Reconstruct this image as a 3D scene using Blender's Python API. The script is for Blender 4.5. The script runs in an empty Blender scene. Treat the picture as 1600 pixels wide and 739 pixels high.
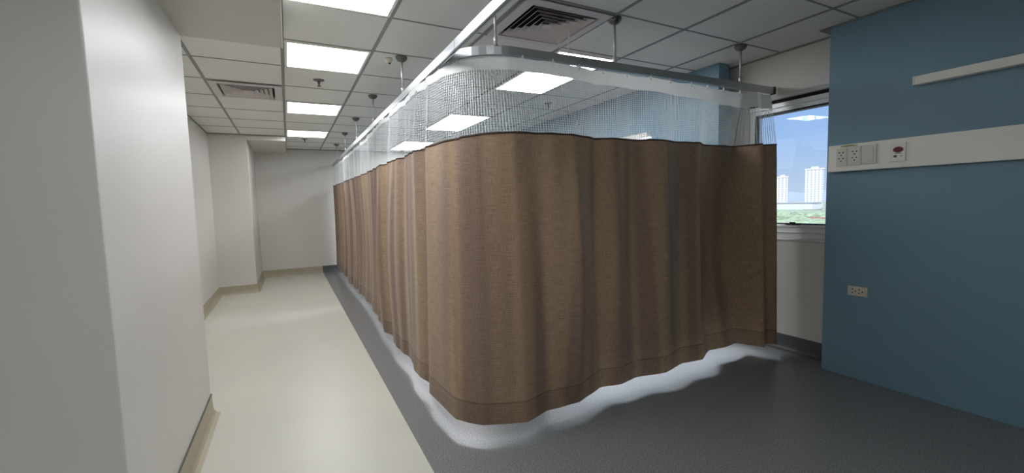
import bpy, bmesh, math, random
from mathutils import Vector, Matrix
random.seed(7)
S = bpy.context.scene
C = S.collection
H0 = 1.2243                      # camera height above the floor
CEIL = 1.1033 + H0               # 2.3276
def zz(v): return v + H0

# ------------------------------------------------------------------ materials
def lin(c):
    out = []
    for v in c:
        v /= 255.0
        out.append(v/12.92 if v <= .04045 else ((v+.055)/1.055)**2.4)
    return (*out, 1.0)
def mat(name, col, rough=.5, metal=0.0, noise=0.0, nscale=8.0, bump=0.0, bscale=40.0, spec=.5, coat=0.0):
    m = bpy.data.materials.new(name); m.use_nodes = True
    nt = m.node_tree; b = nt.nodes['Principled BSDF']
    c = lin(col)
    b.inputs['Base Color'].default_value = c
    b.inputs['Roughness'].default_value = rough
    b.inputs['Metallic'].default_value = metal
    b.inputs['Specular IOR Level'].default_value = spec
    b.inputs['Coat Weight'].default_value = coat
    tc = nt.nodes.new('ShaderNodeTexCoord')
    if noise:
        n = nt.nodes.new('ShaderNodeTexNoise'); n.inputs['Scale'].default_value = nscale; n.inputs['Detail'].default_value = 5
        nt.links.new(tc.outputs['Object'], n.inputs['Vector'])
        r = nt.nodes.new('ShaderNodeValToRGB')
        r.color_ramp.elements[0].position = .3; r.color_ramp.elements[1].position = .7
        r.color_ramp.elements[0].color = (*[max(0, v*(1-noise)) for v in c[:3]], 1)
        r.color_ramp.elements[1].color = (*[min(1, v*(1+noise)) for v in c[:3]], 1)
        nt.links.new(n.outputs['Fac'], r.inputs['Fac']); nt.links.new(r.outputs['Color'], b.inputs['Base Color'])
    if bump:
        n2 = nt.nodes.new('ShaderNodeTexNoise'); n2.inputs['Scale'].default_value = bscale; n2.inputs['Detail'].default_value = 3
        nt.links.new(tc.outputs['Object'], n2.inputs['Vector'])
        bp = nt.nodes.new('ShaderNodeBump'); bp.inputs['Strength'].default_value = bump; bp.inputs['Distance'].default_value = .01
        nt.links.new(n2.outputs['Fac'], bp.inputs['Height']); nt.links.new(bp.outputs['Normal'], b.inputs['Normal'])
    return m
def emis(name, col, s):
    m = bpy.data.materials.new(name); m.use_nodes = True
    nt = m.node_tree; nt.nodes.clear()
    o = nt.nodes.new('ShaderNodeOutputMaterial'); e = nt.nodes.new('ShaderNodeEmission')
    e.inputs['Color'].default_value = lin(col); e.inputs['Strength'].default_value = s
    nt.links.new(e.outputs[0], o.inputs[0]); return m

M = {}
M['wall'] = mat('satin_white_paint', (216,215,211), .4, noise=.02, nscale=1.5, bump=.03, bscale=9, spec=.5)
M['wall_far'] = mat('white_paint', (214,212,206), .5, noise=.03, nscale=1.2)
M['wall_dim'] = mat('grey_white_paint', (228,227,219), .55, noise=.02, nscale=1.0)
M['plaster'] = mat('ceiling_plaster', (202,202,196), .7, noise=.02, nscale=1.5)
M['tile'] = mat('ceiling_tile', (232,233,229), .75, noise=.04, nscale=1.3, bump=.05, bscale=60)
M['tbar'] = mat('ceiling_bar_paint', (140,143,141), .5)
M['beige'] = mat('beige_vinyl', (207,206,194), .32, noise=.03, nscale=2.0, spec=.4)
M['beige_skirt'] = mat('beige_skirting_vinyl', (176,168,146), .5, noise=.03, nscale=3)
M['grey_skirt'] = mat('grey_skirting_vinyl', (84,88,90), .45, noise=.08, nscale=30)
M['blue'] = mat('blue_paint', (117,151,170), .42, noise=.025, nscale=1.6, bump=.02, bscale=30)
M['white_metal'] = mat('white_coated_metal', (246,244,237), .4)
M['white_plastic'] = mat('white_plastic', (240,239,232), .35)
M['cream_plastic'] = mat('cream_plastic', (216,211,196), .4)
M['grey_plastic'] = mat('grey_plastic', (222,220,212), .4)
M['alu'] = mat('satin_aluminium', (190,193,196), .34, metal=.82)
M['chrome'] = mat('brushed_steel', (205,205,203), .35, metal=.6)
M['nickel'] = mat('dull_nickel', (120,118,114), .32, metal=.9)
M['frame_alu'] = mat('window_aluminium', (232,234,236), .35, metal=.1)
M['black'] = mat('black_rubber', (18,18,18), .5)
M['hole'] = mat('socket_hole', (14,13,12), .6)
M['dark'] = mat('duct_black', (26,22,26), .8)
M['louvre'] = mat('diffuser_paint', (214,208,208), .5)
M['header'] = mat('white_header_tape', (222,224,222), .7, noise=.03, nscale=20)
M['thread'] = mat('white_net_thread', (228,232,234), .6)
M['red'] = mat('red_button', (110,16,22), .3)
M['sticker'] = mat('yellow_sticker', (206,204,166), .6)
M['ink'] = mat('ink', (84,88,56), .7)
M['panel_light'] = emis('panel_diffuser', (250,251,255), 14.0)
M['seam'] = mat('dark_seam', (90,90,86), .6)

# header / net get some translucency so that light behind them shows
def add_translucent(m, fac, col):
    nt = m.node_tree; b = nt.nodes['Principled BSDF']; o = nt.nodes['Material Output']
    t = nt.nodes.new('ShaderNodeBsdfTranslucent'); t.inputs['Color'].default_value = lin(col)
    mx = nt.nodes.new('ShaderNodeMixShader'); mx.inputs[0].default_value = fac
    nt.links.new(b.outputs[0], mx.inputs[1]); nt.links.new(t.outputs[0], mx.inputs[2]); nt.links.new(mx.outputs[0], o.inputs[0])
add_translucent(M['header'], .35, (225,228,228))
add_translucent(M['thread'], .3, (230,235,238))

def grey_floor():
    m = mat('grey_speckled_vinyl', (104,108,110), .3, spec=.5)
    nt = m.node_tree; b = nt.nodes['Principled BSDF']
    tc = nt.nodes.new('ShaderNodeTexCoord')
    n = nt.nodes.new('ShaderNodeTexNoise'); n.inputs['Scale'].default_value = 160; n.inputs['Detail'].default_value = 2
    nt.links.new(tc.outputs['Object'], n.inputs['Vector'])
    r = nt.nodes.new('ShaderNodeValToRGB')
    r.color_ramp.elements[0].position = .36; r.color_ramp.elements[0].color = lin((98,100,101))
    r.color_ramp.elements[1].position = .68; r.color_ramp.elements[1].color = lin((152,153,153))
    nt.links.new(n.outputs['Fac'], r.inputs['Fac']); nt.links.new(r.outputs['Color'], b.inputs['Base Color'])
    return m
M['grey'] = grey_floor()

def fabric():
    m = bpy.data.materials.new('brown_linen_weave'); m.use_nodes = True
    nt = m.node_tree; b = nt.nodes['Principled BSDF']; o = nt.nodes['Material Output']
    b.inputs['Roughness'].default_value = .8; b.inputs['Specular IOR Level'].default_value = .25
    b.inputs['Sheen Weight'].default_value = .15; b.inputs['Sheen Roughness'].default_value = .5
    uv = nt.nodes.new('ShaderNodeUVMap'); uv.uv_map = 'UVMap'     # u, v in metres of cloth
    def nz(sx, sy, det, sc=1.0):
        mp = nt.nodes.new('ShaderNodeMapping'); mp.inputs['Scale'].default_value = (sx, sy, 1)
        nt.links.new(uv.outputs[0], mp.inputs[0])
        n = nt.nodes.new('ShaderNodeTexNoise'); n.inputs['Scale'].default_value = sc; n.inputs['Detail'].default_value = det
        nt.links.new(mp.outputs[0], n.inputs['Vector']); return n
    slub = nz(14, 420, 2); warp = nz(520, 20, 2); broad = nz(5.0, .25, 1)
    add = nt.nodes.new('ShaderNodeMath'); add.operation = 'ADD'
    nt.links.new(slub.outputs['Fac'], add.inputs[0]); nt.links.new(warp.outputs['Fac'], add.inputs[1])
    half = nt.nodes.new('ShaderNodeMath'); half.operation = 'MULTIPLY'; half.inputs[1].default_value = .5
    nt.links.new(add.outputs[0], half.inputs[0])
    r = nt.nodes.new('ShaderNodeValToRGB')
    r.color_ramp.elements[0].position = .3; r.color_ramp.elements[0].color = lin((118,99,82))
    r.color_ramp.elements[1].position = .7; r.color_ramp.elements[1].color = lin((184,161,137))
    nt.links.new(half.outputs[0], r.inputs['Fac'])
    # warm and plum brown cloth tones, with fold shading painted in as bands
    fold_tone = nt.nodes.new('ShaderNodeValToRGB')
    fold_tone.color_ramp.elements[0].position = .45; fold_tone.color_ramp.elements[0].color = (.79,.75,.80,1)
    fold_tone.color_ramp.elements[1].position = .55; fold_tone.color_ramp.elements[1].color = (1.10,1.05,.98,1)
    nt.links.new(broad.outputs['Fac'], fold_tone.inputs['Fac'])
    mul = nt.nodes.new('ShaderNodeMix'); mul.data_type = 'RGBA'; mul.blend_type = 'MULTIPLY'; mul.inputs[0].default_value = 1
    nt.links.new(r.outputs[0], mul.inputs[6]); nt.links.new(fold_tone.outputs[0], mul.inputs[7])
    # doubled hem band with a stitch line
    sep = nt.nodes.new('ShaderNodeSeparateXYZ'); nt.links.new(uv.outputs[0], sep.inputs[0])
    hem = nt.nodes.new('ShaderNodeValToRGB'); hem.color_ramp.interpolation = 'CONSTANT'
    hem.color_ramp.elements[0].position = 0; hem.color_ramp.elements[0].color = (.84,.83,.82,1)
    hem.color_ramp.elements[1].position = .105; hem.color_ramp.elements[1].color = (.6,.6,.6,1)
    e = hem.color_ramp.elements.new(.111); e.color = (1,1,1,1)
    nt.links.new(sep.outputs['Y'], hem.inputs['Fac'])
    mul2 = nt.nodes.new('ShaderNodeMix'); mul2.data_type = 'RGBA'; mul2.blend_type = 'MULTIPLY'; mul2.inputs[0].default_value = 1
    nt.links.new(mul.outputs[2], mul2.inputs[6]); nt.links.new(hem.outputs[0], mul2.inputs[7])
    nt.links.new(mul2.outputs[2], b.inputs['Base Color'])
    bp = nt.nodes.new('ShaderNodeBump'); bp.inputs['Strength'].default_value = .15; bp.inputs['Distance'].default_value = .003
    nt.links.new(half.outputs[0], bp.inputs['Height']); nt.links.new(bp.outputs['Normal'], b.inputs['Normal'])
    t = nt.nodes.new('ShaderNodeBsdfTranslucent'); nt.links.new(mul2.outputs[2], t.inputs['Color'])
    mx = nt.nodes.new('ShaderNodeMixShader'); mx.inputs[0].default_value = .04
    nt.links.new(b.outputs[0], mx.inputs[1]); nt.links.new(t.outputs[0], mx.inputs[2]); nt.links.new(mx.outputs[0], o.inputs[0])
    return m
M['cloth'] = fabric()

def glass():
    m = bpy.data.materials.new('window_glass'); m.use_nodes = True
    nt = m.node_tree; nt.nodes.clear()
    o = nt.nodes.new('ShaderNodeOutputMaterial'); tr = nt.nodes.new('ShaderNodeBsdfTransparent'); gl = nt.nodes.new('ShaderNodeBsdfGlossy')
    tr.inputs[0].default_value = (.94,.97,1,1); gl.inputs['Roughness'].default_value = .0
    fr = nt.nodes.new('ShaderNodeFresnel'); fr.inputs[0].default_value = 1.6
    mx = nt.nodes.new('ShaderNodeMixShader')
    nt.links.new(fr.outputs[0], mx.inputs[0]); nt.links.new(tr.outputs[0], mx.inputs[1]); nt.links.new(gl.outputs[0], mx.inputs[2]); nt.links.new(mx.outputs[0], o.inputs[0])
    return m
M['glass'] = glass()

# ------------------------------------------------------------------ mesh helpers
def link(name, bm, m, parent=None, smooth=False, bevel=0.0):
    me = bpy.data.meshes.new(name)
    bmesh.ops.recalc_face_normals(bm, faces=bm.faces)
    bm.to_mesh(me); bm.free()
    o = bpy.data.objects.new(name, me); C.objects.link(o)
    if m is not None: me.materials.append(m)
    if smooth:
        for p in me.polygons: p.use_smooth = True
    if bevel:
        b = o.modifiers.new('edge', 'BEVEL'); b.width = bevel; b.segments = 2; b.limit_method = 'ANGLE'
    if parent is not None:
        o.parent = parent; o.matrix_parent_inverse = parent.matrix_world.inverted()
    return o
def box(bm, x0, x1, y0, y1, z0, z1):
    vs = [bm.verts.new((x, y, z)) for z in (z0, z1) for y in (y0, y1) for x in (x0, x1)]
    for f in ((0,2,3,1),(4,5,7,6),(0,1,5,4),(2,6,7,3),(0,4,6,2),(1,3,7,5)):
        bm.faces.new([vs[i] for i in f])
    return vs
def bx(name, x0, x1, y0, y1, z0, z1, m, parent=None, bevel=0.0):
    bm = bmesh.new(); box(bm, x0, x1, y0, y1, z0, z1); return link(name, bm, m, parent, bevel=bevel)
def struct(o): o['kind'] = 'structure'; return o
def tag(o, label, cat, group=None, kind=None):
    o['label'] = label; o['category'] = cat
    if group: o['group'] = group
    if kind: o['kind'] = kind
    return o
def empty(name, loc):
    o = bpy.data.objects.new(name, None); C.objects.link(o); o.location = loc; o.empty_display_size = .05
    o.matrix_world = Matrix.Translation(loc); return o
def lathe(bm, prof, n=24, at=(0,0,0), axis='Z'):
    rings = []
    for r, z in prof:
        ring = []
        for k in range(n):
            a = 2*math.pi*k/n
            p = (r*math.cos(a), r*math.sin(a), z)
            if axis == 'X': p = (p[2], p[0], p[1])
            ring.append(bm.verts.new((at[0]+p[0], at[1]+p[1], at[2]+p[2])))
        rings.append(ring)
    for a, b in zip(rings, rings[1:]):
        for k in range(n): bm.faces.new((a[k], a[(k+1)%n], b[(k+1)%n], b[k]))
    bm.faces.new(rings[0][::-1]); bm.faces.new(rings[-1])
def copy_tree(o, parent=None):
    c = o.copy(); C.objects.link(c)
    if parent is not None: c.parent = parent
    for ch in list(o.children): copy_tree(ch, c)
    return c

# ------------------------------------------------------------------ room shell
XG, XB, XW, XP, XQ, XS = .524, 3.267, 3.457, -.482, -.953, -.479
YP0, YP1, YS, YW = 1.665, 3.105, 7.48, 9.0156
BACK, LEFT = -4.0, -3.2

bm = bmesh.new(); box(bm, LEFT, XG, BACK, YW, -.1, 0)
struct(link('floor', bm, M['beige']))
bm = bmesh.new(); box(bm, XG, XW, BACK, YW, -.1, 0)
struct(link('floor', bm, M['grey']))
bm = bmesh.new(); box(bm, LEFT-.2, XW+.6, BACK-.2, YW+.2, CEIL, CEIL+.2)
struct(link('ceiling', bm, M['tile']))
# grid of ceiling bars: lines slope 1 degree the way the real rows do
GX = [-1.14, -.555, .03, .602, 1.2, 1.808, 2.38, 2.958]
SK = .017
def rowy(k, x): return 3.2495 + .6*k + SK*(x-.3)
bm = bmesh.new()
for x in GX:
    if x < 0.0: y0 = YP1+.01
    else: y0 = BACK
    y1 = YS if x < .02 else YW
    if x < XQ: continue
    w = .011
    box(bm, x-w, x+w, y0, y1, CEIL-.004, CEIL+.001)
for k in range(-12, 10):
    for (xa, xb) in ((XQ, .03), (.03, XW)):
        if xa < 0 and (rowy(k, 0) < YP1+.05 or rowy(k, 0) > YS-.03): continue
        if rowy(k, 0) > YW-.03: continue
        vs = box(bm, xa, xb, -.006, .006, CEIL-.003, CEIL+.001)
        for v in vs: v.co.y += rowy(k, v.co.x)
struct(link('trim_1', bm, M['tbar']))
# dropped plaster soffit over the near partition with its bright bead
struct(bx('ceiling', LEFT, .03, BACK, 3.085, zz(.99), CEIL, M['plaster'], bevel=.003))
bx('trim_2', .0262, .0312, BACK, 3.085, zz(.988), zz(.996), M['white_plastic']); struct(bpy.data.objects['trim_2'])
# shadow gap where the ceiling meets the walls
bm = bmesh.new()
box(bm, .03, XW, YW-.012, YW, CEIL-.012, CEIL); box(bm, XQ, .03, YS-.01, YS, CEIL-.01, CEIL); box(bm, XW-.01, XW, -.5, YW, CEIL-.012, CEIL)
box(bm, XQ, XQ+.01, YP1, YS, CEIL-.01, CEIL)
struct(link('trim_3', bm, M['tbar']))
# walls
struct(bx('wall_left', LEFT, XP, YP0, YP1, 0, CEIL, M['wall'], bevel=.006))
struct(bx('wall_recess', XQ-.2, XQ, YP1, YS+.2, 0, CEIL, M['wall_far']))
struct(bx('wall_recess_end', XQ-.2, XS, YS, YW+.2, 0, CEIL, M['wall_far'], bevel=.004))
struct(bx('wall_far', XS-.3, XW+.6, YW, YW+.2, 0, CEIL, M['wall_far']))
struct(bx('ceiling_soffit', XS, .03, YS, YW, zz(1.028), CEIL, M['wall_far'], bevel=.003))
struct(bx('wall_back', LEFT-.2, XW+.6, BACK-.2, BACK, 0, CEIL, M['wall_dim']))
struct(bx('wall_left_end', LEFT-.2, LEFT, BACK, YP0+.2, 0, CEIL, M['wall_dim']))
# window wall with its opening
WY0, WY1, WZ0, WZ1 = .9, 2.36, zz(-.335), zz(.775)
bm = bmesh.new(); T = .18
box(bm, XW, XW+T, BACK, YW, 0, WZ0); box(bm, XW, XW+T, BACK, YW, WZ1, CEIL)
box(bm, XW, XW+T, BACK, WY0, WZ0, WZ1); box(bm, XW, XW+T, WY1, 3.3, WZ0, WZ1); box(bm, XW, XW+T, 3.3, YW, WZ0, WZ1)
struct(link('wall_window', bm, M['wall_far']))
struct(bx('wall_right', XB, XB+.13, BACK, 1.66, 0, CEIL, M['blue'], bevel=.003))
struct(bx('wall_right_far', 3.218, 3.346, 2.46, YW, 0, CEIL, M['blue'], bevel=.003))
bx('trim_4', XB-.012, XB+.13, BACK, 1.72, CEIL-.012, CEIL-.004, M['tbar']); struct(bpy.data.objects['trim_4'])

# skirtings (coved vinyl)
def skirt(name, pts, m, h=.122):
    """pts: wall line, the room on its left-hand normal"""
    bm = bmesh.new()
    prof = [(.0, h), (.006, h), (.007, .05), (.012, .025), (.022, .01), (.042, .0015), (.042, 0), (0, 0)]
    n = len(pts); rows = []
    for i, p in enumerate(pts):
        p = Vector(p)
        ns = []
        if i > 0: d = (p-Vector(pts[i-1])).normalized(); ns.append(Vector((-d.y, d.x)))
        if i < n-1: d = (Vector(pts[i+1])-p).normalized(); ns.append(Vector((-d.y, d.x)))
        b = ns[0] if len(ns) == 1 else (ns[0]+ns[1])/(1+ns[0].dot(ns[1]))
        rows.append([bm.verts.new((p.x+b.x*o, p.y+b.y*o, z)) for o, z in prof])
    for a, b in zip(rows, rows[1:]):
        for k in range(len(prof)-1): bm.faces.new((a[k], a[k+1], b[k+1], b[k]))
    bm.faces.new(rows[0]); bm.faces.new(rows[-1])
    return struct(link(name, bm, m))
skirt('baseboard_left', [(XP, YP1), (XP, YP0), (LEFT, YP0)], M['beige_skirt'])
skirt('baseboard_left', [(LEFT, YP1), (XP, YP1)], M['beige_skirt'])
skirt('baseboard_recess', [(XQ, YP1), (XQ, YS), (XS, YS), (XS, YW), (XG, YW)][::-1], M['beige_skirt'])
skirt('baseboard_far', [(XG, YW), (3.218, YW)][::-1], M['grey_skirt'])
skirt('baseboard_right', [(XW, BACK), (XW, 9.0)], M['grey_skirt'])
# thin dark joint on top of the left skirting
bm = bmesh.new(); box(bm, XP, XP+.0075, YP0, YP1, .1215, .1255)
struct(link('trim_5', bm, M['seam']))

# ------------------------------------------------------------------ window
win = empty('window_1', (XW, (WY0+WY1)/2, WZ0)); win['kind'] = 'structure'
GZ0, GZ1 = zz(-.226), zz(.642)
bm = bmesh.new()
fx0, fx1 = XW+.02, XW+.09
box(bm, fx0, fx1, WY0, WY1, WZ0, GZ0); box(bm, fx0, fx1, WY0, WY1, GZ1+.012, zz(.725))
box(bm, fx0, fx1, WY0, WY0+.06, GZ0, GZ1+.012); box(bm, fx0, fx1, WY1-.05, WY1, GZ0, GZ1+.012)
box(bm, fx0-.012, fx0, WY0, WY1, zz(-.29), zz(-.283)); box(bm, fx0-.012, fx0, WY0, WY1, zz(-.245), zz(-.238))
box(bm, fx0-.014, fx0, WY0, WY1, zz(.686), zz(.722))
link('window_frame', bm, M['frame_alu'], win, bevel=.003)
bm = bmesh.new()
box(bm, fx0+.001, fx1-.001, WY0+.06, WY1-.05, GZ1, GZ1+.012); box(bm, fx0+.001, fx1, WY0+.06, WY1-.05, GZ0, GZ0+.006)
box(bm, fx0-.002, fx0+.02, WY1-.07, WY1-.045, GZ0, GZ1)
link('window_gasket', bm, M['black'], win)
bx('glass_pane', XW+.05, XW+.056, WY0+.06, WY1-.05, GZ0, GZ1, M['glass'], win)
bx('head_trim', XW-.012, XW+.03, WY0, WY1, zz(.750), zz(.782), M['header'], win, bevel=.002)
bx('head_recess', XW+.024, XW+.09, WY0, WY1, zz(.724), zz(.752), M['dark'], win)
bx('window_sill', XW-.012, XW+.02, WY0, WY1, zz(-.352), zz(-.336), M['frame_alu'], win, bevel=.003)
bm = bmesh.new(); box(bm, XW+.006, XW+.02, 1.93, 2.05, GZ0-.002, GZ0+.010); box(bm, XW+.0, XW+.014, 1.97, 2.01, GZ0+.006, GZ0+.018)
link('window_latch', bm, M['black'], win, bevel=.003)

# ------------------------------------------------------------------ ceiling light panels
def light_panel(x0, x1, y0, y1, label):
    cx, cy = (x0+x1)/2, (y0+y1)/2
    e = empty('ceiling_light', (cx, cy, CEIL-.012)); tag(e, label, 'ceiling light', 'recessed ceiling light panels')
    bm = bmesh.new(); f = .016
    box(bm, x0, x1, y0, y0+f, CEIL-.010, CEIL); box(bm, x0, x1, y1-f, y1, CEIL-.010, CEIL)
    box(bm, x0, x0+f, y0+f, y1-f, CEIL-.010, CEIL); box(bm, x1-f, x1, y0+f, y1-f, CEIL-.010, CEIL)
    link('frame', bm, M['white_metal'], e)
    bx('diffuser', x0+f, x1-f, y0+f, y1-f, CEIL-.006, CEIL-.001, M['panel_light'], e)
    return e
LP = [(.25, None), (2.05, 'square light panel cut off by the top edge, first of the corridor row'),
      (3.25, 'second square corridor light panel, just past the plaster soffit'),
      (5.05, 'third square corridor light panel, between the two rods and the corridor air vent'),
      (6.85, 'farthest square corridor light panel, near the far wall')]
for y, lab in LP:
    light_panel(.046, .59, y+.015, y+.585, lab or ('square corridor light panel in the ceiling %s' % ('beside the camera' if y > 0 else 'well behind the camera')))
for y, lab in ((2.72, 'long light panel beside the square air diffuser, crossed by the front curtain rail'),
               (5.10, 'long light panel seen through the netting in the middle of the curtained bay'),
               (7.49, 'long light panel at the far end of the curtained bay')):
    light_panel(1.826, 2.362, y, y+1.14, lab)

_c = CEIL; CEIL = zz(.99)
light_panel(-1.74, -1.155, -1.3, -.715, 'added square light panel, unseen in the plaster soffit behind the camera')  # unseen panel added to light the near face of the left wall
CEIL = _c
# ------------------------------------------------------------------ air diffusers
def diffuser(x0, x1, y0, y1, label, back):
    e = empty('air_diffuser', ((x0+x1)/2, (y0+y1)/2, CEIL-.01)); tag(e, label, 'air vent', 'square ceiling air diffusers')
    def ring(bm, a, b, za, zb, t=.0025):
        xa, xb, ya, yb = x0+a, x1-a, y0+a, y1-a
        xc, xd, yc, yd = x0+b, x1-b, y0+b, y1-b
        o = [(xa,ya),(xb,ya),(xb,yb),(xa,yb)]; i = [(xc,yc),(xd,yc),(xd,yd),(xc,yd)]
        vo = [bm.verts.new((p[0],p[1],za)) for p in o]; vi = [bm.verts.new((p[0],p[1],zb)) for p in i]
        uo = [bm.verts.new((p[0],p[1],za+t)) for p in o]; ui = [bm.verts.new((p[0],p[1],zb+t)) for p in i]
        for k in range(4):
            j = (k+1) % 4
            bm.faces.new((vo[k],vo[j],vi[j],vi[k])); bm.faces.new((uo[k],ui[k],ui[j],uo[j]))
            bm.faces.new((vo[k],uo[k],uo[j],vo[j])); bm.faces.new((vi[k],vi[j],ui[j],ui[k]))
    bm = bmesh.new(); ring(bm, .004, .062, CEIL-.012, CEIL-.016); ring(bm, .060, .066, CEIL-.016, CEIL+.0)
    link('frame', bm, M['louvre'], e)
    step = .037
    for k in range(5):
        a = .083 + step*k
        bm = bmesh.new(); ring(bm, a, a+.034, CEIL-.017, CEIL+.012)
        link('louvre', bm, M['louvre'], e)
    a = .083+step*5
    bx('centre_plate', x0+a, x1-a, y0+a, y1-a, CEIL-.014, CEIL-.011, M['louvre'], e)
    bx('duct_back', x0+.07, x1-.07, y0+.07, y1-.07, CEIL+.014, CEIL+.016, M['dark'], e)
    return e
vents = [(1.211, 1.797, 2.083, 2.669, 'square air diffuser above the curtain corner, a ribbon tied to its louvres'),
         (-.545, .02, 4.452, 5.04, 'square air diffuser in the corridor ceiling to the left of the light panels')]
# rebuild the ceiling slab with openings as four-sided patches
ce = bpy.data.objects['ceiling']; me = ce.data
bm = bmesh.new()
xs = sorted({LEFT-.2, XW+.6, *[v[0]+.066 for v in vents], *[v[1]-.066 for v in vents]})
ys = sorted({BACK-.2, YW+.2, *[v[2]+.066 for v in vents], *[v[3]-.066 for v in vents]})
for i in range(len(xs)-1):
    for j in range(len(ys)-1):
        cx, cy = (xs[i]+xs[i+1])/2, (ys[j]+ys[j+1])/2
        hole = any(v[0]+.06 < cx < v[1]-.06 and v[2]+.06 < cy < v[3]-.06 for v in vents)
        box(bm, xs[i], xs[i+1], ys[j], ys[j+1], CEIL+(.04 if hole else 0), CEIL+.2)
bm.to_mesh(me); bm.free()
for v in vents: diffuser(*v, None)
# ribbon hanging from the right diffuser
bm = bmesh.new()
pts = [(0,0,0),(.004,-.002,-.03),(.0,-.006,-.07),(-.006,-.006,-.11),(-.012,-.012,-.15),(-.013,-.012,-.19)]
rows = []
for p in pts: rows.append([bm.verts.new((p[0]-.005, p[1], p[2])), bm.verts.new((p[0]+.005, p[1]+.002, p[2]))])
for a, b in zip(rows, rows[1:]): bm.faces.new((a[0], a[1], b[1], b[0]))
rb = link('ribbon', bm, M['header']); rb.location = (1.60, 2.28, CEIL-.012)
bm = bmesh.new(); bmesh.ops.create_icosphere(bm, subdivisions=1, radius=.009, matrix=Matrix.Scale(.6, 4, (0,0,1)))
kn = link('knot', bm, M['header'], rb); kn.matrix_parent_inverse = Matrix(); kn.location = (0,0,.0)
tag(rb, 'short white airflow ribbon hanging from the square diffuser by the curtain corner', 'ribbon')

# ------------------------------------------------------------------ sprinklers, detector
def sprinkler(x, y, label):
    e = empty('fire_sprinkler', (x, y, CEIL)); tag(e, label, 'sprinkler', 'ceiling fire sprinklers')
    bm = bmesh.new(); lathe(bm, [(.046, .004), (.046, -.003), (.034, -.009), (.016, -.011)], 24, (x, y, CEIL)); link('escutcheon', bm, M['nickel'], e, True)
    bm = bmesh.new(); lathe(bm, [(.011, -.008), (.011, -.03), (.007, -.034), (.006, -.05)], 14, (x, y, CEIL)); link('sprinkler_head', bm, M['nickel'], e, True)
    bm = bmesh.new(); lathe(bm, [(.017, -.05), (.018, -.053), (.017, -.054)], 16, (x, y, CEIL)); link('deflector', bm, M['nickel'], e)
sprinkler(.302, 4.159, 'dark sprinkler head between the second and third corridor light panels')
sprinkler(.301, 7.70, 'dark sprinkler head past the last corridor light panel, near the far wall')
sprinkler(1.808, 4.487, 'sprinkler head behind the netting, left one inside the curtained bay')
sprinkler(2.662, 4.204, 'sprinkler head behind the netting, right one inside the curtained bay')
e = empty('cable_clip', (.735, 3.375, CEIL)); tag(e, 'small beige junction fitting beside the nearest rail rod canopy', 'fitting')
bm = bmesh.new(); lathe(bm, [(.03, .004), (.03, -.012), (.022, -.03), (.012, -.034)], 20, (.735, 3.375, CEIL)); link('housing', bm, M['cream_plastic'], e, True)
bm = bmesh.new(); lathe(bm, [(.008, -.033), (.008, -.042)], 12, (.74, 3.37, CEIL)); link('lens', bm, M['hole'], e, True)

# ------------------------------------------------------------------ curtain tracks
RX, RY = .815, 2.13
RZ0, RZ1 = zz(.79), zz(.837)
def rail_mesh(path, closed_end=True):
    """box-section track with a slot underneath, swept along a flat path"""
    bm = bmesh.new(); w, t = .013, .003
    prof = [(-w, RZ0), (-w, RZ1), (w, RZ1), (w, RZ0), (.004, RZ0), (.004, RZ0+.006), (-.004, RZ0+.006), (-.004, RZ0)]
    rows = []
    for i, p in enumerate(path):
        p = Vector(p)
        a = Vector(path[max(i-1, 0)]); b = Vector(path[min(i+1, len(path)-1)])
        d = (b-a).normalized(); n = Vector((-d.y, d.x))
        rows.append([bm.verts.new((p.x+n.x*o, p.y+n.y*o, z)) for o, z in prof])
    for a, b in zip(rows, rows[1:]):
        for k in range(8): bm.faces.new((a[k], a[(k+1)%8], b[(k+1)%8], b[k]))
    bm.faces.new(rows[0]); bm.faces.new(rows[-1])
    return bm
def hanger(par, x, y):
    bm = bmesh.new(); lathe(bm, [(.0075, RZ1+.03), (.0075, CEIL-.03)], 14, (x, y, 0)); rod = link('drop_rod', bm, M['chrome'], par, True)
    bm = bmesh.new(); lathe(bm, [(.012, RZ1-.002), (.012, RZ1+.038), (.008, RZ1+.042)], 14, (x, y, 0)); link('rod_sleeve', bm, M['chrome'], rod, True)
    bm = bmesh.new(); lathe(bm, [(.042, CEIL), (.043, CEIL-.006), (.040, CEIL-.018), (.030, CEIL-.030), (.014, CEIL-.038), (.010, CEIL-.04)], 24, (x, y, 0)); link('canopy', bm, M['nickel'], rod, True)
tr = empty('curtain_track', (RX, 4, RZ0)); tag(tr, 'long straight aluminium curtain track running along the corridor', 'curtain track', 'ceiling hung curtain tracks')
link('rail', rail_mesh([(RX, -2.5), (RX, 2.12), (RX, 9.01)]), M['alu'], tr)
for y in (-1.5, .9, 3.305, 4.53, 5.74, 6.92, 8.17): hanger(tr, RX, y)
for y in (2.148, 2.861): bx('joint', RX-.0138, RX-.0128, y-.001, y+.001, RZ0, RZ1, M['seam'], tr)
t2 = empty('curtain_track', (2.2, RY, RZ0)); tag(t2, 'aluminium curtain track curving round the corner and ending at the window wall', 'curtain track', 'ceiling hung curtain tracks')
path = [(RX+.0262, 2.62), (RX+.0262, 2.44)]
R = .30
for k in range(1, 13):
    a = math.pi - k/12*math.pi/2
    path.append((RX+.0262+R+R*math.cos(a), 2.43-R*math.sin(a)))
path.append((3.40, RY))
link('rail', rail_mesh(path), M['alu'], t2)
bx('end_cap', 3.40, 3.424, RY-.018, RY+.018, RZ0-.005, RZ1+.005, M['black'], t2, bevel=.003)
for x in (1.0+.03, 1.835, 3.02): hanger(t2, x, RY if x > 1.1 else RY+.004)

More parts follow.
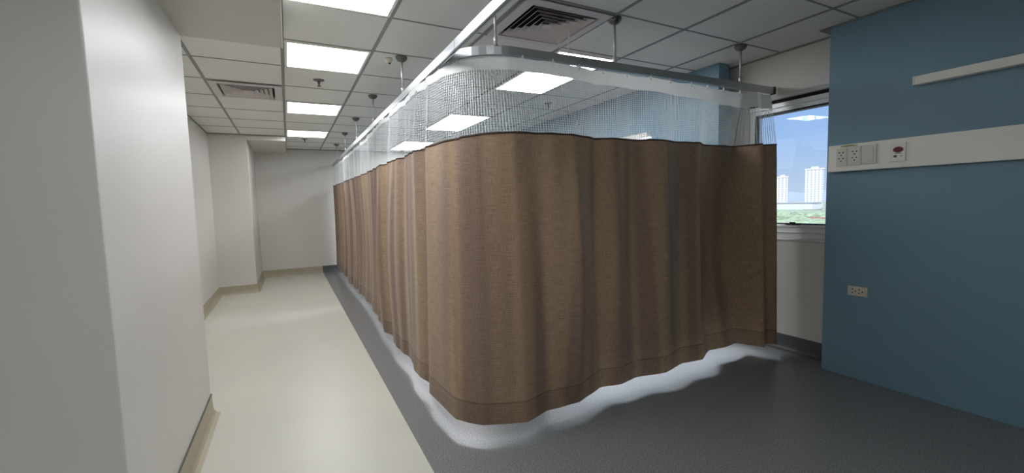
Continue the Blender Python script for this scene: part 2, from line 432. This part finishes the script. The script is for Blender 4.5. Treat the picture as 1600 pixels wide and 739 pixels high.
# ------------------------------------------------------------------ the curtain
HEM = [(.775,8.93),(.80,8.6),(.765,8.34),(.80,8.1),(.775,7.85),(.815,7.628),(.768,7.079),(.803,6.798),(.777,6.519),(.816,6.353),(.779,6.065),(.813,5.848),(.786,5.45),(.812,5.273),
       (.773,4.901),(.785,4.679),(.752,4.498),(.768,4.36),(.722,4.088),(.769,3.895),(.722,3.572),(.755,3.16),(.713,2.932),(.745,2.673),(.708,2.542),
       (.736,2.157),(.839,2.029),(1.061,1.945),(1.222,2.003),(1.43,1.994),(1.658,2.088),(1.801,2.055),(1.938,2.085),(2.167,2.036),(2.387,2.094),(2.555,2.065),
       (2.752,2.174),(2.907,2.154),(3.086,2.185),(3.174,2.005),(3.265,2.064),(3.327,2.009),(3.35,2.03)]
MID, TOP, DEV = [], [], []
for (x, y) in HEM:
    if y > 2.3: MID.append((.795+.95*(x-.765), y)); TOP.append((.813+.5*(x-.765), y)); DEV.append(((x-.767)*.9, 0))
    else: MID.append((x+.014, 2.115+1.1*(y-2.065))); TOP.append((x+.02, 2.13+.35*(y-2.07))); DEV.append((0, (y-2.065)*1.0 if x > 1.15 else 0))
MID[24] = (.772, 2.57); MID[25] = (.795, 2.30); MID[26] = (.895, 2.135); MID[27] = (1.075, 2.04)
TOP[24] = (.812, 2.60); TOP[25] = (.828, 2.40); TOP[26] = (.925, 2.215); TOP[27] = (1.085, 2.125)
for q in (22, 23, 24, 25, 26, 27, 28, 39, 40, 41, 42): DEV[q] = (0, 0)
MID[39] = (3.185, 2.05); MID[40] = (3.27, 2.11); MID[41] = (3.35, 2.055); MID[42] = (3.375, 2.075)
TOP[39] = (3.19, 2.11); TOP[40] = (3.275, 2.14); TOP[41] = (3.365, 2.12); TOP[42] = (3.385, 2.13)
ZM = 1.6
def soften(P, r=.012):
    """round each fold line of the pleated cloth over about two centimetres"""
    out = [P[0]]; n = len(P[0])
    for a, v, b in zip(P, P[1:], P[2:]):
        la = math.hypot(v[0]-a[0], v[1]-a[1]); lb = math.hypot(v[0]-b[0], v[1]-b[1])
        ta, tb = min(.35, r/la), min(.35, r/lb)
        p = [v[i]+(a[i]-v[i])*ta for i in range(n)]; q = [v[i]+(b[i]-v[i])*tb for i in range(n)]
        for t in (0, .25, .5, .75, 1):
            out.append(tuple(p[i]*(1-t)**2+2*v[i]*t*(1-t)+q[i]*t*t for i in range(n)))
    out.append(P[-1]); return out
CP = soften([(*h, *m, *t, *e) for h, m, t, e in zip(HEM, MID, TOP, DEV)])
# resample evenly along the top line
def resample(P, step):
    out = [P[0]]; acc = 0
    for a, b in zip(P, P[1:]):
        L = math.hypot(b[4]-a[4], b[5]-a[5])
        if L < 1e-9: continue
        d = step-acc
        while d <= L:
            t = d/L; out.append(tuple(a[i]*(1-t)+b[i]*t for i in range(8))); d += step
        acc = (acc+L) % step if d > L else 0
        acc = L-(d-step)
    out.append(P[-1]); return out
STEP = .0145
CP = resample(CP, STEP)
# small secondary folds in the cloth, stronger along the corridor side
rnd = random.Random(3)
ph = [rnd.uniform(0, 6.28) for _ in range(8)]
def ripple(s):
    return .5*math.sin(s*2*math.pi/.17+ph[0]+1.3*math.sin(s*2.1+ph[1])) + .5*math.sin(s*2*math.pi/.29+ph[2]+1.7*math.sin(s*1.3+ph[3]))
NP = len(CP); CUR = []
for i, p in enumerate(CP):
    s = i*STEP
    a, b = CP[max(i-2, 0)], CP[min(i+2, NP-1)]
    d = Vector((b[4]-a[4], b[5]-a[5])).normalized(); n = Vector((d.y, -d.x))   # pointing out of the bay
    left = 1 if p[5] > 2.6 else 0.5
    r = ripple(s)*left
    CUR.append((p[0]+n.x*r*.006, p[1]+n.y*r*.006, p[2]+n.x*r*.019, p[3]+n.y*r*.019, p[4]+n.x*r*.009, p[5]+n.y*r*.009, p[6], p[7]))
def interp(tab, v):
    if v <= tab[0][0]: return tab[0][1]
    for (a, b), (c, d) in zip(tab, tab[1:]):
        if v <= c: return b+(d-b)*(v-a)/(c-a)
    return tab[-1][1]
def isleft(p): return p[5] > 2.3 and p[4] < .95
def z_top(p):
    return zz(interp([(2.3,.352),(2.7,.352),(3.5,.36),(4.3,.377),(5.75,.393),(9,.422)], p[5]) if isleft(p) else interp([(.83,.352),(.97,.368),(1.3,.373),(2,.379),(3.3,.390)], p[4]))
def z_head(p):
    return zz(.741 if isleft(p) and p[5] > 2.8 else interp([(.8,.728),(1.0,.712),(1.4,.703),(2.4,.69),(3.4,.668)], p[4]))
def z_hem(p, i): return .07 + .006*math.sin(i*.035)
ZA, ZB = .07, RZ0
def at(p, z):
    if z < ZM: t = (z-ZA)/(ZM-ZA); k = math.sin(math.pi*max(0, t)); return (p[0]*(1-t)+p[2]*t+p[6]*k, p[1]*(1-t)+p[3]*t+p[7]*k, z)
    t = (z-ZM)/(ZB-ZM); return (p[2]*(1-t)+p[4]*t, p[3]*(1-t)+p[5]*t, z)
cur = empty('privacy_curtain', (.9, 2.2, 0)); tag(cur, 'brown linen hospital privacy curtain with white netting top, drawn around the bay', 'curtain')
# brown cloth
bm = bmesh.new(); uvl = bm.loops.layers.uv.new('UVMap'); rows = []
NV = 14
for i, p in enumerate(CUR):
    z0, z1 = z_hem(p, i), z_top(p)
    rows.append([bm.verts.new(at(p, z0+(z1-z0)*k/NV)) for k in range(NV+1)])
for i in range(NP-1):
    for k in range(NV):
        f = bm.faces.new((rows[i][k], rows[i+1][k], rows[i+1][k+1], rows[i][k+1]))
        for l, (ii, kk) in zip(f.loops, ((i,k),(i+1,k),(i+1,k+1),(i,k+1))):
            l[uvl].uv = (ii*STEP, rows[ii][kk].co.z-rows[ii][0].co.z)
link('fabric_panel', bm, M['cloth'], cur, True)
# narrow bound edges: seam at the top of the cloth
bm = bmesh.new(); rows = []
for i, p in enumerate(CUR):
    z1 = z_top(p); a = Vector(at(p, z1)); rows.append([bm.verts.new(a+Vector((0,0,-.006))), bm.verts.new(a+Vector((0,0,.004)))])
for a, b in zip(rows, rows[1:]): bm.faces.new((a[0], b[0], b[1], a[1]))
me_ = link('top_seam', bm, mat('dark_brown_binding', (74,60,50), .8), cur, True)
so = me_.modifiers.new('thick', 'SOLIDIFY'); so.thickness = .005; so.offset = 0
# netting
bm = bmesh.new(); W = .0017
def frame_at(i):
    a, b = CUR[max(i-1, 0)], CUR[min(i+1, NP-1)]
    return Vector((b[4]-a[4], b[5]-a[5], 0)).normalized()
for i, p in enumerate(CUR):
    d = frame_at(i)*W*1.2; a = Vector(at(p, z_top(p)+.003)); b = Vector(at(p, z_head(p)))
    bm.faces.new([bm.verts.new(v) for v in (a-d, a+d, b+d, b-d)])
NH = 25
for k in range(NH):
    prev = None
    for i, p in enumerate(CUR):
        z0, z1 = z_top(p), z_head(p); z = z0+(z1-z0)*(k+.7)/NH
        row = [bm.verts.new(at(p, z-W*.55)), bm.verts.new(at(p, z+W*.55))]
        if prev: bm.faces.new((prev[0], row[0], row[1], prev[1]))
        prev = row
link('netting', bm, M['thread'], cur)
# header tape
HK = .19; bm = bmesh.new(); rows = []
for i, p in enumerate(CUR):
    s = i*STEP; sag = .006*math.sin(math.pi*((s/HK) % 1.0))
    zt_ = RZ0-.008-sag; zb_ = z_head(p)-.001
    rows.append([bm.verts.new(at(p, zb_+(zt_-zb_)*k/3)) for k in range(4)])
for a, b in zip(rows, rows[1:]):
    for k in range(3): bm.faces.new((a[k], b[k], b[k+1], a[k+1]))
link('header_tape', bm, M['header'], cur, True)
# hooks
hk0 = None
for j in range(int((NP-1)*STEP/HK)+1):
    i = min(int(round(j*HK/STEP)), NP-1); x, y, _ = at(CUR[i], RZ0)
    if hk0 is None:
        bm = bmesh.new(); box(bm, -.003, .003, -.003, .003, -.022, .008); lathe(bm, [(.007, -.004), (.007, -.001)], 10)
        lathe(bm, [(.006, -.026), (.006, -.02)], 8)
        hk0 = link('glider_hook', bm, M['white_plastic'], cur); hk0.matrix_parent_inverse = cur.matrix_world.inverted(); o = hk0
    else:
        o = hk0.copy(); C.objects.link(o); o.parent = cur; o.matrix_parent_inverse = cur.matrix_world.inverted()
    o.location = (x, y, RZ0-.001)

# ------------------------------------------------------------------ bed-head fittings on the blue walls
def trunking(x, y0, y1, label):
    e = empty('bedhead_trunking', (x, y1, zz(.144))); tag(e, label, 'trunking', 'white bedhead trunkings')
    bx('cover', x-.034, x+.002, y0, y1-.006, zz(.146), zz(.317), M['white_metal'], e, bevel=.002)
    bx('end_cap', x-.035, x, y1-.006, y1, zz(.145), zz(.318), M['white_plastic'], e, bevel=.001)
trunking(XB, -1.2, 1.635, 'long white trunking with sockets on the near blue wall')
def lamp_bar(x, y0, y1, label):
    e = empty('bed_light', (x, y1, zz(.6))); tag(e, label, 'wall light', 'bedhead light bars')
    bx('body', x-.05, x+.002, y0, y1-.008, zz(.607), zz(.655), M['white_metal'], e, bevel=.003)
    bx('end_cap', x-.052, x, y1-.008, y1, zz(.606), zz(.656), M['white_plastic'], e, bevel=.001)
    return e
lamp_bar(XB, -.6, 1.20, 'white wall light bar above the trunking on the near blue wall')
fl = lamp_bar(3.218, 3.22, 4.9, 'lit white light bar on the far blue wall, seen through the netting')
for o in list(fl.children):
    o.location = (0,0,0)
bm = bmesh.new(); box(bm, 3.218-.046, 3.218-.006, 3.20, 4.86, zz(.597), zz(.6075))
# far bar: end cap faces the camera, so keep its body end at y0
link('light_strip', bm, emis('bed_lamp', (235,242,255), 2.0), fl)

FX = XB-.034
def plate(kind, y0, y1, z0, z1, x, label, cat, group, mat_, name):
    e = empty(name, (x, (y0+y1)/2, (z0+z1)/2)); tag(e, label, cat, group)
    bx('plate', x-.009, x, y0, y1, z0, z1, mat_, e, bevel=.0025)
    return e
def dot(par, x, y, z, r, m, name='pin_hole', d=.0012, n=12, sy=1.0):
    bm = bmesh.new(); lathe(bm, [(r, -d), (r, .0002)], n, (0,0,0), 'X')
    for v in bm.verts: v.co.y *= sy
    for v in bm.verts: v.co += Vector((x, y, z))
    return link(name, bm, m, par)
def gang(par, yc, zc, x, horiz=False):
    """one three-pin outlet: face block and its holes"""
    pts = [(.011,.009),(-.011,.009),(0,-.008)] if not horiz else [(.008,.011),(.008,-.011),(-.010,0)]
    for py, pz in pts: dot(par, x, yc+py, zc+pz, .0042, M['hole'])
k = .99
def sock(y0, y1, z0, z1, label):
    e = plate('s', y0, y1, z0, z1, FX, label, 'socket', 'socket plates on the near trunking', M['grey_plastic'], 'wall_socket')
    zc, yc = (z0+z1)/2, (y0+y1)/2
    fc = bx('socket_face', FX-.0115, FX-.008, yc-.026, yc+.026, zc-.042, zc+.042, M['grey_plastic'], e, bevel=.002)
    for s in (1, -1): gang(fc, yc, zc+s*.019, FX-.0115)
sock(1.522, 1.585, zz(.179), zz(.296), 'double socket plate on the trunking nearest the window')
sock(1.444, 1.513, zz(.179), zz(.298), 'double socket plate on the trunking, between the other socket and the switch plate')
e = plate('sw', 1.364, 1.433, zz(.181), zz(.300), FX, 'plain switch plate with one wide rocker on the trunking', 'switch', None, M['grey_plastic'], 'light_switch')
bx('rocker', FX-.0135, FX-.008, 1.378, 1.419, zz(.197), zz(.278), M['grey_plastic'], e, bevel=.003)
e = plate('nc', 1.221, 1.296, zz(.181), zz(.292), FX, 'white nurse call plate with a dark red button on the trunking', 'nurse call', None, M['white_plastic'], 'nurse_call_plate')
btn = dot(e, FX-.009, 1.256, zz(.251), .0165, M['red'], 'call_button', .005, 24, 1.45)
bm = bmesh.new(); box(bm, FX-.0098, FX-.0088, 1.242, 1.270, zz(.2275), zz(.2305)); link('arrow_mark', bm, M['hole'], e)
dot(e, FX-.009, 1.27, zz(.213), .0065, M['seam'], 'jack', .001, 14, 1.3); dot(e, FX-.009, 1.24, zz(.213), .0055, M['cream_plastic'], 'indicator', .0015, 14, 1.3)
e = empty('sticker', (FX, 1.51, zz(.306))); tag(e, 'small yellow sticker with faded writing above the trunking sockets', 'sticker')
bx('paper', FX-.0008, FX, 1.468, 1.562, zz(.299), zz(.3135), M['sticker'], e)
bm = bmesh.new()
y = 1.545
for q, w in enumerate((.006,.004,.007,.005,.008,.004,.006,.005)):
    box(bm, FX-.0012, FX-.0007, y-w, y, zz(.3035), zz(.3085)); y -= w+.0022
link('faded_print', bm, M['ink'], e)
e = plate('low', 1.398, 1.511, zz(-.667), zz(-.604), XB, 'beige double wall socket low on the near blue wall', 'socket', None, M['cream_plastic'], 'wall_socket')
fc = bx('socket_face', XB-.0115, XB-.008, 1.412, 1.497, zz(-.66), zz(-.611), M['cream_plastic'], e, bevel=.002)
for yy in (1.475, 1.437): gang(fc, yy-.002, zz(-.635), XB-.0115, True)

# ------------------------------------------------------------------ outside
OG = -9.0
def tower(name, x, y, w, d, h, rot, floors, cols, label, wallcol):
    e = empty(name, (x, y, OG)); tag(e, label, 'building', 'towers outside the window')
    m = mat('tower_facade', wallcol, .8); nt = m.node_tree; b = nt.nodes['Principled BSDF']
    tc = nt.nodes.new('ShaderNodeTexCoord'); sp = nt.nodes.new('ShaderNodeSeparateXYZ'); nt.links.new(tc.outputs['Object'], sp.inputs[0])
    def wave(out, pitch, lo, hi):
        d = nt.nodes.new('ShaderNodeMath'); d.operation = 'DIVIDE'; d.inputs[1].default_value = pitch; nt.links.new(out, d.inputs[0])
        f = nt.nodes.new('ShaderNodeMath'); f.operation = 'FRACT'; nt.links.new(d.outputs[0], f.inputs[0])
        g = nt.nodes.new('ShaderNodeMath'); g.operation = 'COMPARE'; g.inputs[1].default_value = (lo+hi)/2; g.inputs[2].default_value = (hi-lo)/2
        nt.links.new(f.outputs[0], g.inputs[0]); return g.outputs[0]
    ad = nt.nodes.new('ShaderNodeMath'); ad.operation = 'ADD'; nt.links.new(sp.outputs[0], ad.inputs[0]); nt.links.new(sp.outputs[1], ad.inputs[1])
    u = wave(ad.outputs[0], d/cols, .25, .7); v = wave(sp.outputs[2], h/floors, .12, .9)
    mu = nt.nodes.new('ShaderNodeMath'); mu.operation = 'MULTIPLY'; nt.links.new(u, mu.inputs[0]); nt.links.new(v, mu.inputs[1])
    mx = nt.nodes.new('ShaderNodeMix'); mx.data_type = 'RGBA'; mx.inputs[6].default_value = lin(wallcol); mx.inputs[7].default_value = lin((186,184,190))
    nt.links.new(mu.outputs[0], mx.inputs[0]); nt.links.new(mx.outputs[2], b.inputs['Base Color'])
    mw = mat('tower_parapet', wallcol, .8)
    bm = bmesh.new(); box(bm, -w/2, w/2, -d/2, d/2, 0, h); o1 = link('wall', bm, m, None)
    bm = bmesh.new(); box(bm, -w/2-.4, w/2+.4, -d/2-.4, d/2+.4, h, h+1.0); o2 = link('roof_slab', bm, mw, None)
    bm = bmesh.new(); box(bm, -w*.2, w*.2, -d*.2, d*.2, h+1, h+2.6); o4 = link('roof_house', bm, mw, None)
    for o in (o1, o2, o4): o.parent = e
    e.rotation_euler = (0, 0, rot)
K = 4.0
def far(X, Y, Z): return X*K, Y*K, Z*K+H0
OG = zz(-2.6*K)
tower('apartment_tower', 400+4, 53.6*4, 12, 13, 31.5, .45, 16, 5, 'tall white apartment tower nearer the blue wall, outside the window', (232,226,222))
tower('apartment_tower', 430, 59.8*4.3, 9, 9, 27.5, .5, 13, 3, 'shorter cream apartment tower nearer the curtain, outside the window', (236,224,212))
tower('apartment_tower', 520, 52.6*5.2, 9, 8, 16, .4, 10, 3, 'low pale block beside the tall tower, outside the window', (226,226,228))
e = empty('long_building', (300, 172, -5)); tag(e, 'long low white building below the towers outside the window', 'building')
def yx(u): return u
bm = bmesh.new(); box(bm, 296, 306, 158, 215, zz(-3.15*3), zz(-1.75*3)); link('wall', bm, mat('low_white_wall', (236,232,228), .8), e)
bm = bmesh.new(); box(bm, 295.5, 306.5, 157.5, 215.5, zz(-1.75*3), zz(-1.62*3)); link('roof', bm, mat('low_roof', (206,204,204), .8), e)
e = empty('red_roof_house', (205, 108, -10)); tag(e, 'red roofed house among the trees outside the window', 'house')
bm = bmesh.new(); box(bm, 200, 210, 103, 111, zz(-12.5), zz(-11.2)); link('wall', bm, mat('house_wall', (214,196,184), .8), e)
bm = bmesh.new()
a = [bm.verts.new(v) for v in ((199,102,zz(-11.2)),(211,102,zz(-11.2)),(211,112,zz(-11.2)),(199,112,zz(-11.2)),(205,103.5,zz(-9.9)),(205,110.5,zz(-9.9)))]
for f in ((0,1,4),(2,3,5),(1,2,5,4),(3,0,4,5),(0,3,2,1)): bm.faces.new([a[i] for i in f])
link('roof', bm, mat('red_tile_roof', (196,120,104), .8), e)
bm = bmesh.new(); box(bm, 30, 900, -300, 1500, zz(-13.2), zz(-13.0)); g_ = link('ground', bm, mat('far_ground', (196,198,164), .9, noise=.3, nscale=.02)); struct(g_)
bm = bmesh.new(); rnd = random.Random(5)
for _ in range(520):
    x = rnd.uniform(150, 285); y = x*.5+rnd.uniform(-22, 36)
    r = rnd.uniform(1.2, 2.9)
    bmesh.ops.create_icosphere(bm, subdivisions=1, radius=r, matrix=Matrix.Translation((x, y, zz(-13)+r*.45)) @ Matrix.Diagonal((1, 1, rnd.uniform(.6,.9), 1)))
f_ = link('treetops', bm, mat('tree_green', (176,186,146), .9, noise=.35, nscale=.12)); tag(f_, 'green and yellowish treetops below the towers outside the window', 'trees', None, 'stuff')
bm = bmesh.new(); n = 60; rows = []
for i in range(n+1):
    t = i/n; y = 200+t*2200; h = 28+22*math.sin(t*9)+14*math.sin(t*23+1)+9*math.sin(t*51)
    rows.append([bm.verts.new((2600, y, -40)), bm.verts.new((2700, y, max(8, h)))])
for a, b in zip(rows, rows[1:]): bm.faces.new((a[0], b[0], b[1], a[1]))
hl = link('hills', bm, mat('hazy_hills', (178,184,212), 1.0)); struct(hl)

# ------------------------------------------------------------------ light and sky
w = bpy.data.worlds.new('World'); S.world = w; w.use_nodes = True
nt = w.node_tree; bg = nt.nodes['Background']
tc = nt.nodes.new('ShaderNodeTexCoord'); sp = nt.nodes.new('ShaderNodeSeparateXYZ'); r = nt.nodes.new('ShaderNodeValToRGB')
nt.links.new(tc.outputs['Generated'], sp.inputs[0]); nt.links.new(sp.outputs['Z'], r.inputs[0]); nt.links.new(r.outputs[0], bg.inputs[0])
r.color_ramp.elements[0].position = 0; r.color_ramp.elements[0].color = lin((206,222,242))
r.color_ramp.elements[1].position = .4; r.color_ramp.elements[1].color = lin((112,164,236))
e_ = r.color_ramp.elements.new(.12); e_.color = lin((166,200,244))
bg.inputs['Strength'].default_value = .95
sun = bpy.data.lights.new('sun', 'SUN'); sun.energy = 4.5; sun.angle = .01; so_ = bpy.data.objects.new('sun', sun); C.objects.link(so_)
so_.rotation_euler = Vector((-.62, -.45, .75)).to_track_quat('Z', 'Y').to_euler()

def area(name, loc, target, sx, sy, power, spread, col=(235,243,255)):
    l = bpy.data.lights.new(name, 'AREA'); l.shape = 'RECTANGLE'; l.size = sx; l.size_y = sy; l.energy = power; l.spread = math.radians(spread); l.color = lin(col)[:3]
    o = bpy.data.objects.new(name, l); C.objects.link(o); o.location = loc
    d = Vector(target)-Vector(loc)
    z = -d.normalized(); x = Vector((1,0,0)) if abs(d.x) < abs(d.y)+1e-6 else Vector((0,1,0))
    x = (x-z*x.dot(z)).normalized(); y = z.cross(x)
    o.rotation_euler = Matrix((x, y, z)).transposed().to_euler()
    return o

# unseen lamps added inside the bay for the pale floor band under the hem
area('added_hem_glow_front', (2.4, 2.60, .42), (2.4, 2.12, 0), 1.7, .06, 3.6, 55)
area('added_hem_glow_left', (.99, 5.6, .30), (.74, 5.6, 0), .04, 6.4, 1.7, 50)

# ------------------------------------------------------------------ camera
fwd = Vector((.4550181318862281, .8871375040274069, -.07710738358153481))
rt = Vector((.8884591708190375, -.4581126812572848, -.027804191389246686))
up = Vector((.05999001118782747, .0558553508563337, .9966350276497412))
cd = bpy.data.cameras.new('camera'); co = bpy.data.objects.new('camera', cd); C.objects.link(co)
cd.sensor_fit = 'HORIZONTAL'; cd.sensor_width = 36; cd.lens = 677.6627*36/1600; cd.clip_start = .02; cd.clip_end = 5000
mw = Matrix((rt, up, -fwd)).transposed().to_4x4(); mw.translation = (0, 0, H0)
co.matrix_world = mw
S.camera = co
S.view_settings.view_transform = 'Standard'
S.view_settings.look = 'None'
S.view_settings.exposure = 0.17
S.cycles.max_bounces = 10
S.cycles.diffuse_bounces = 6
S.cycles.transparent_max_bounces = 16
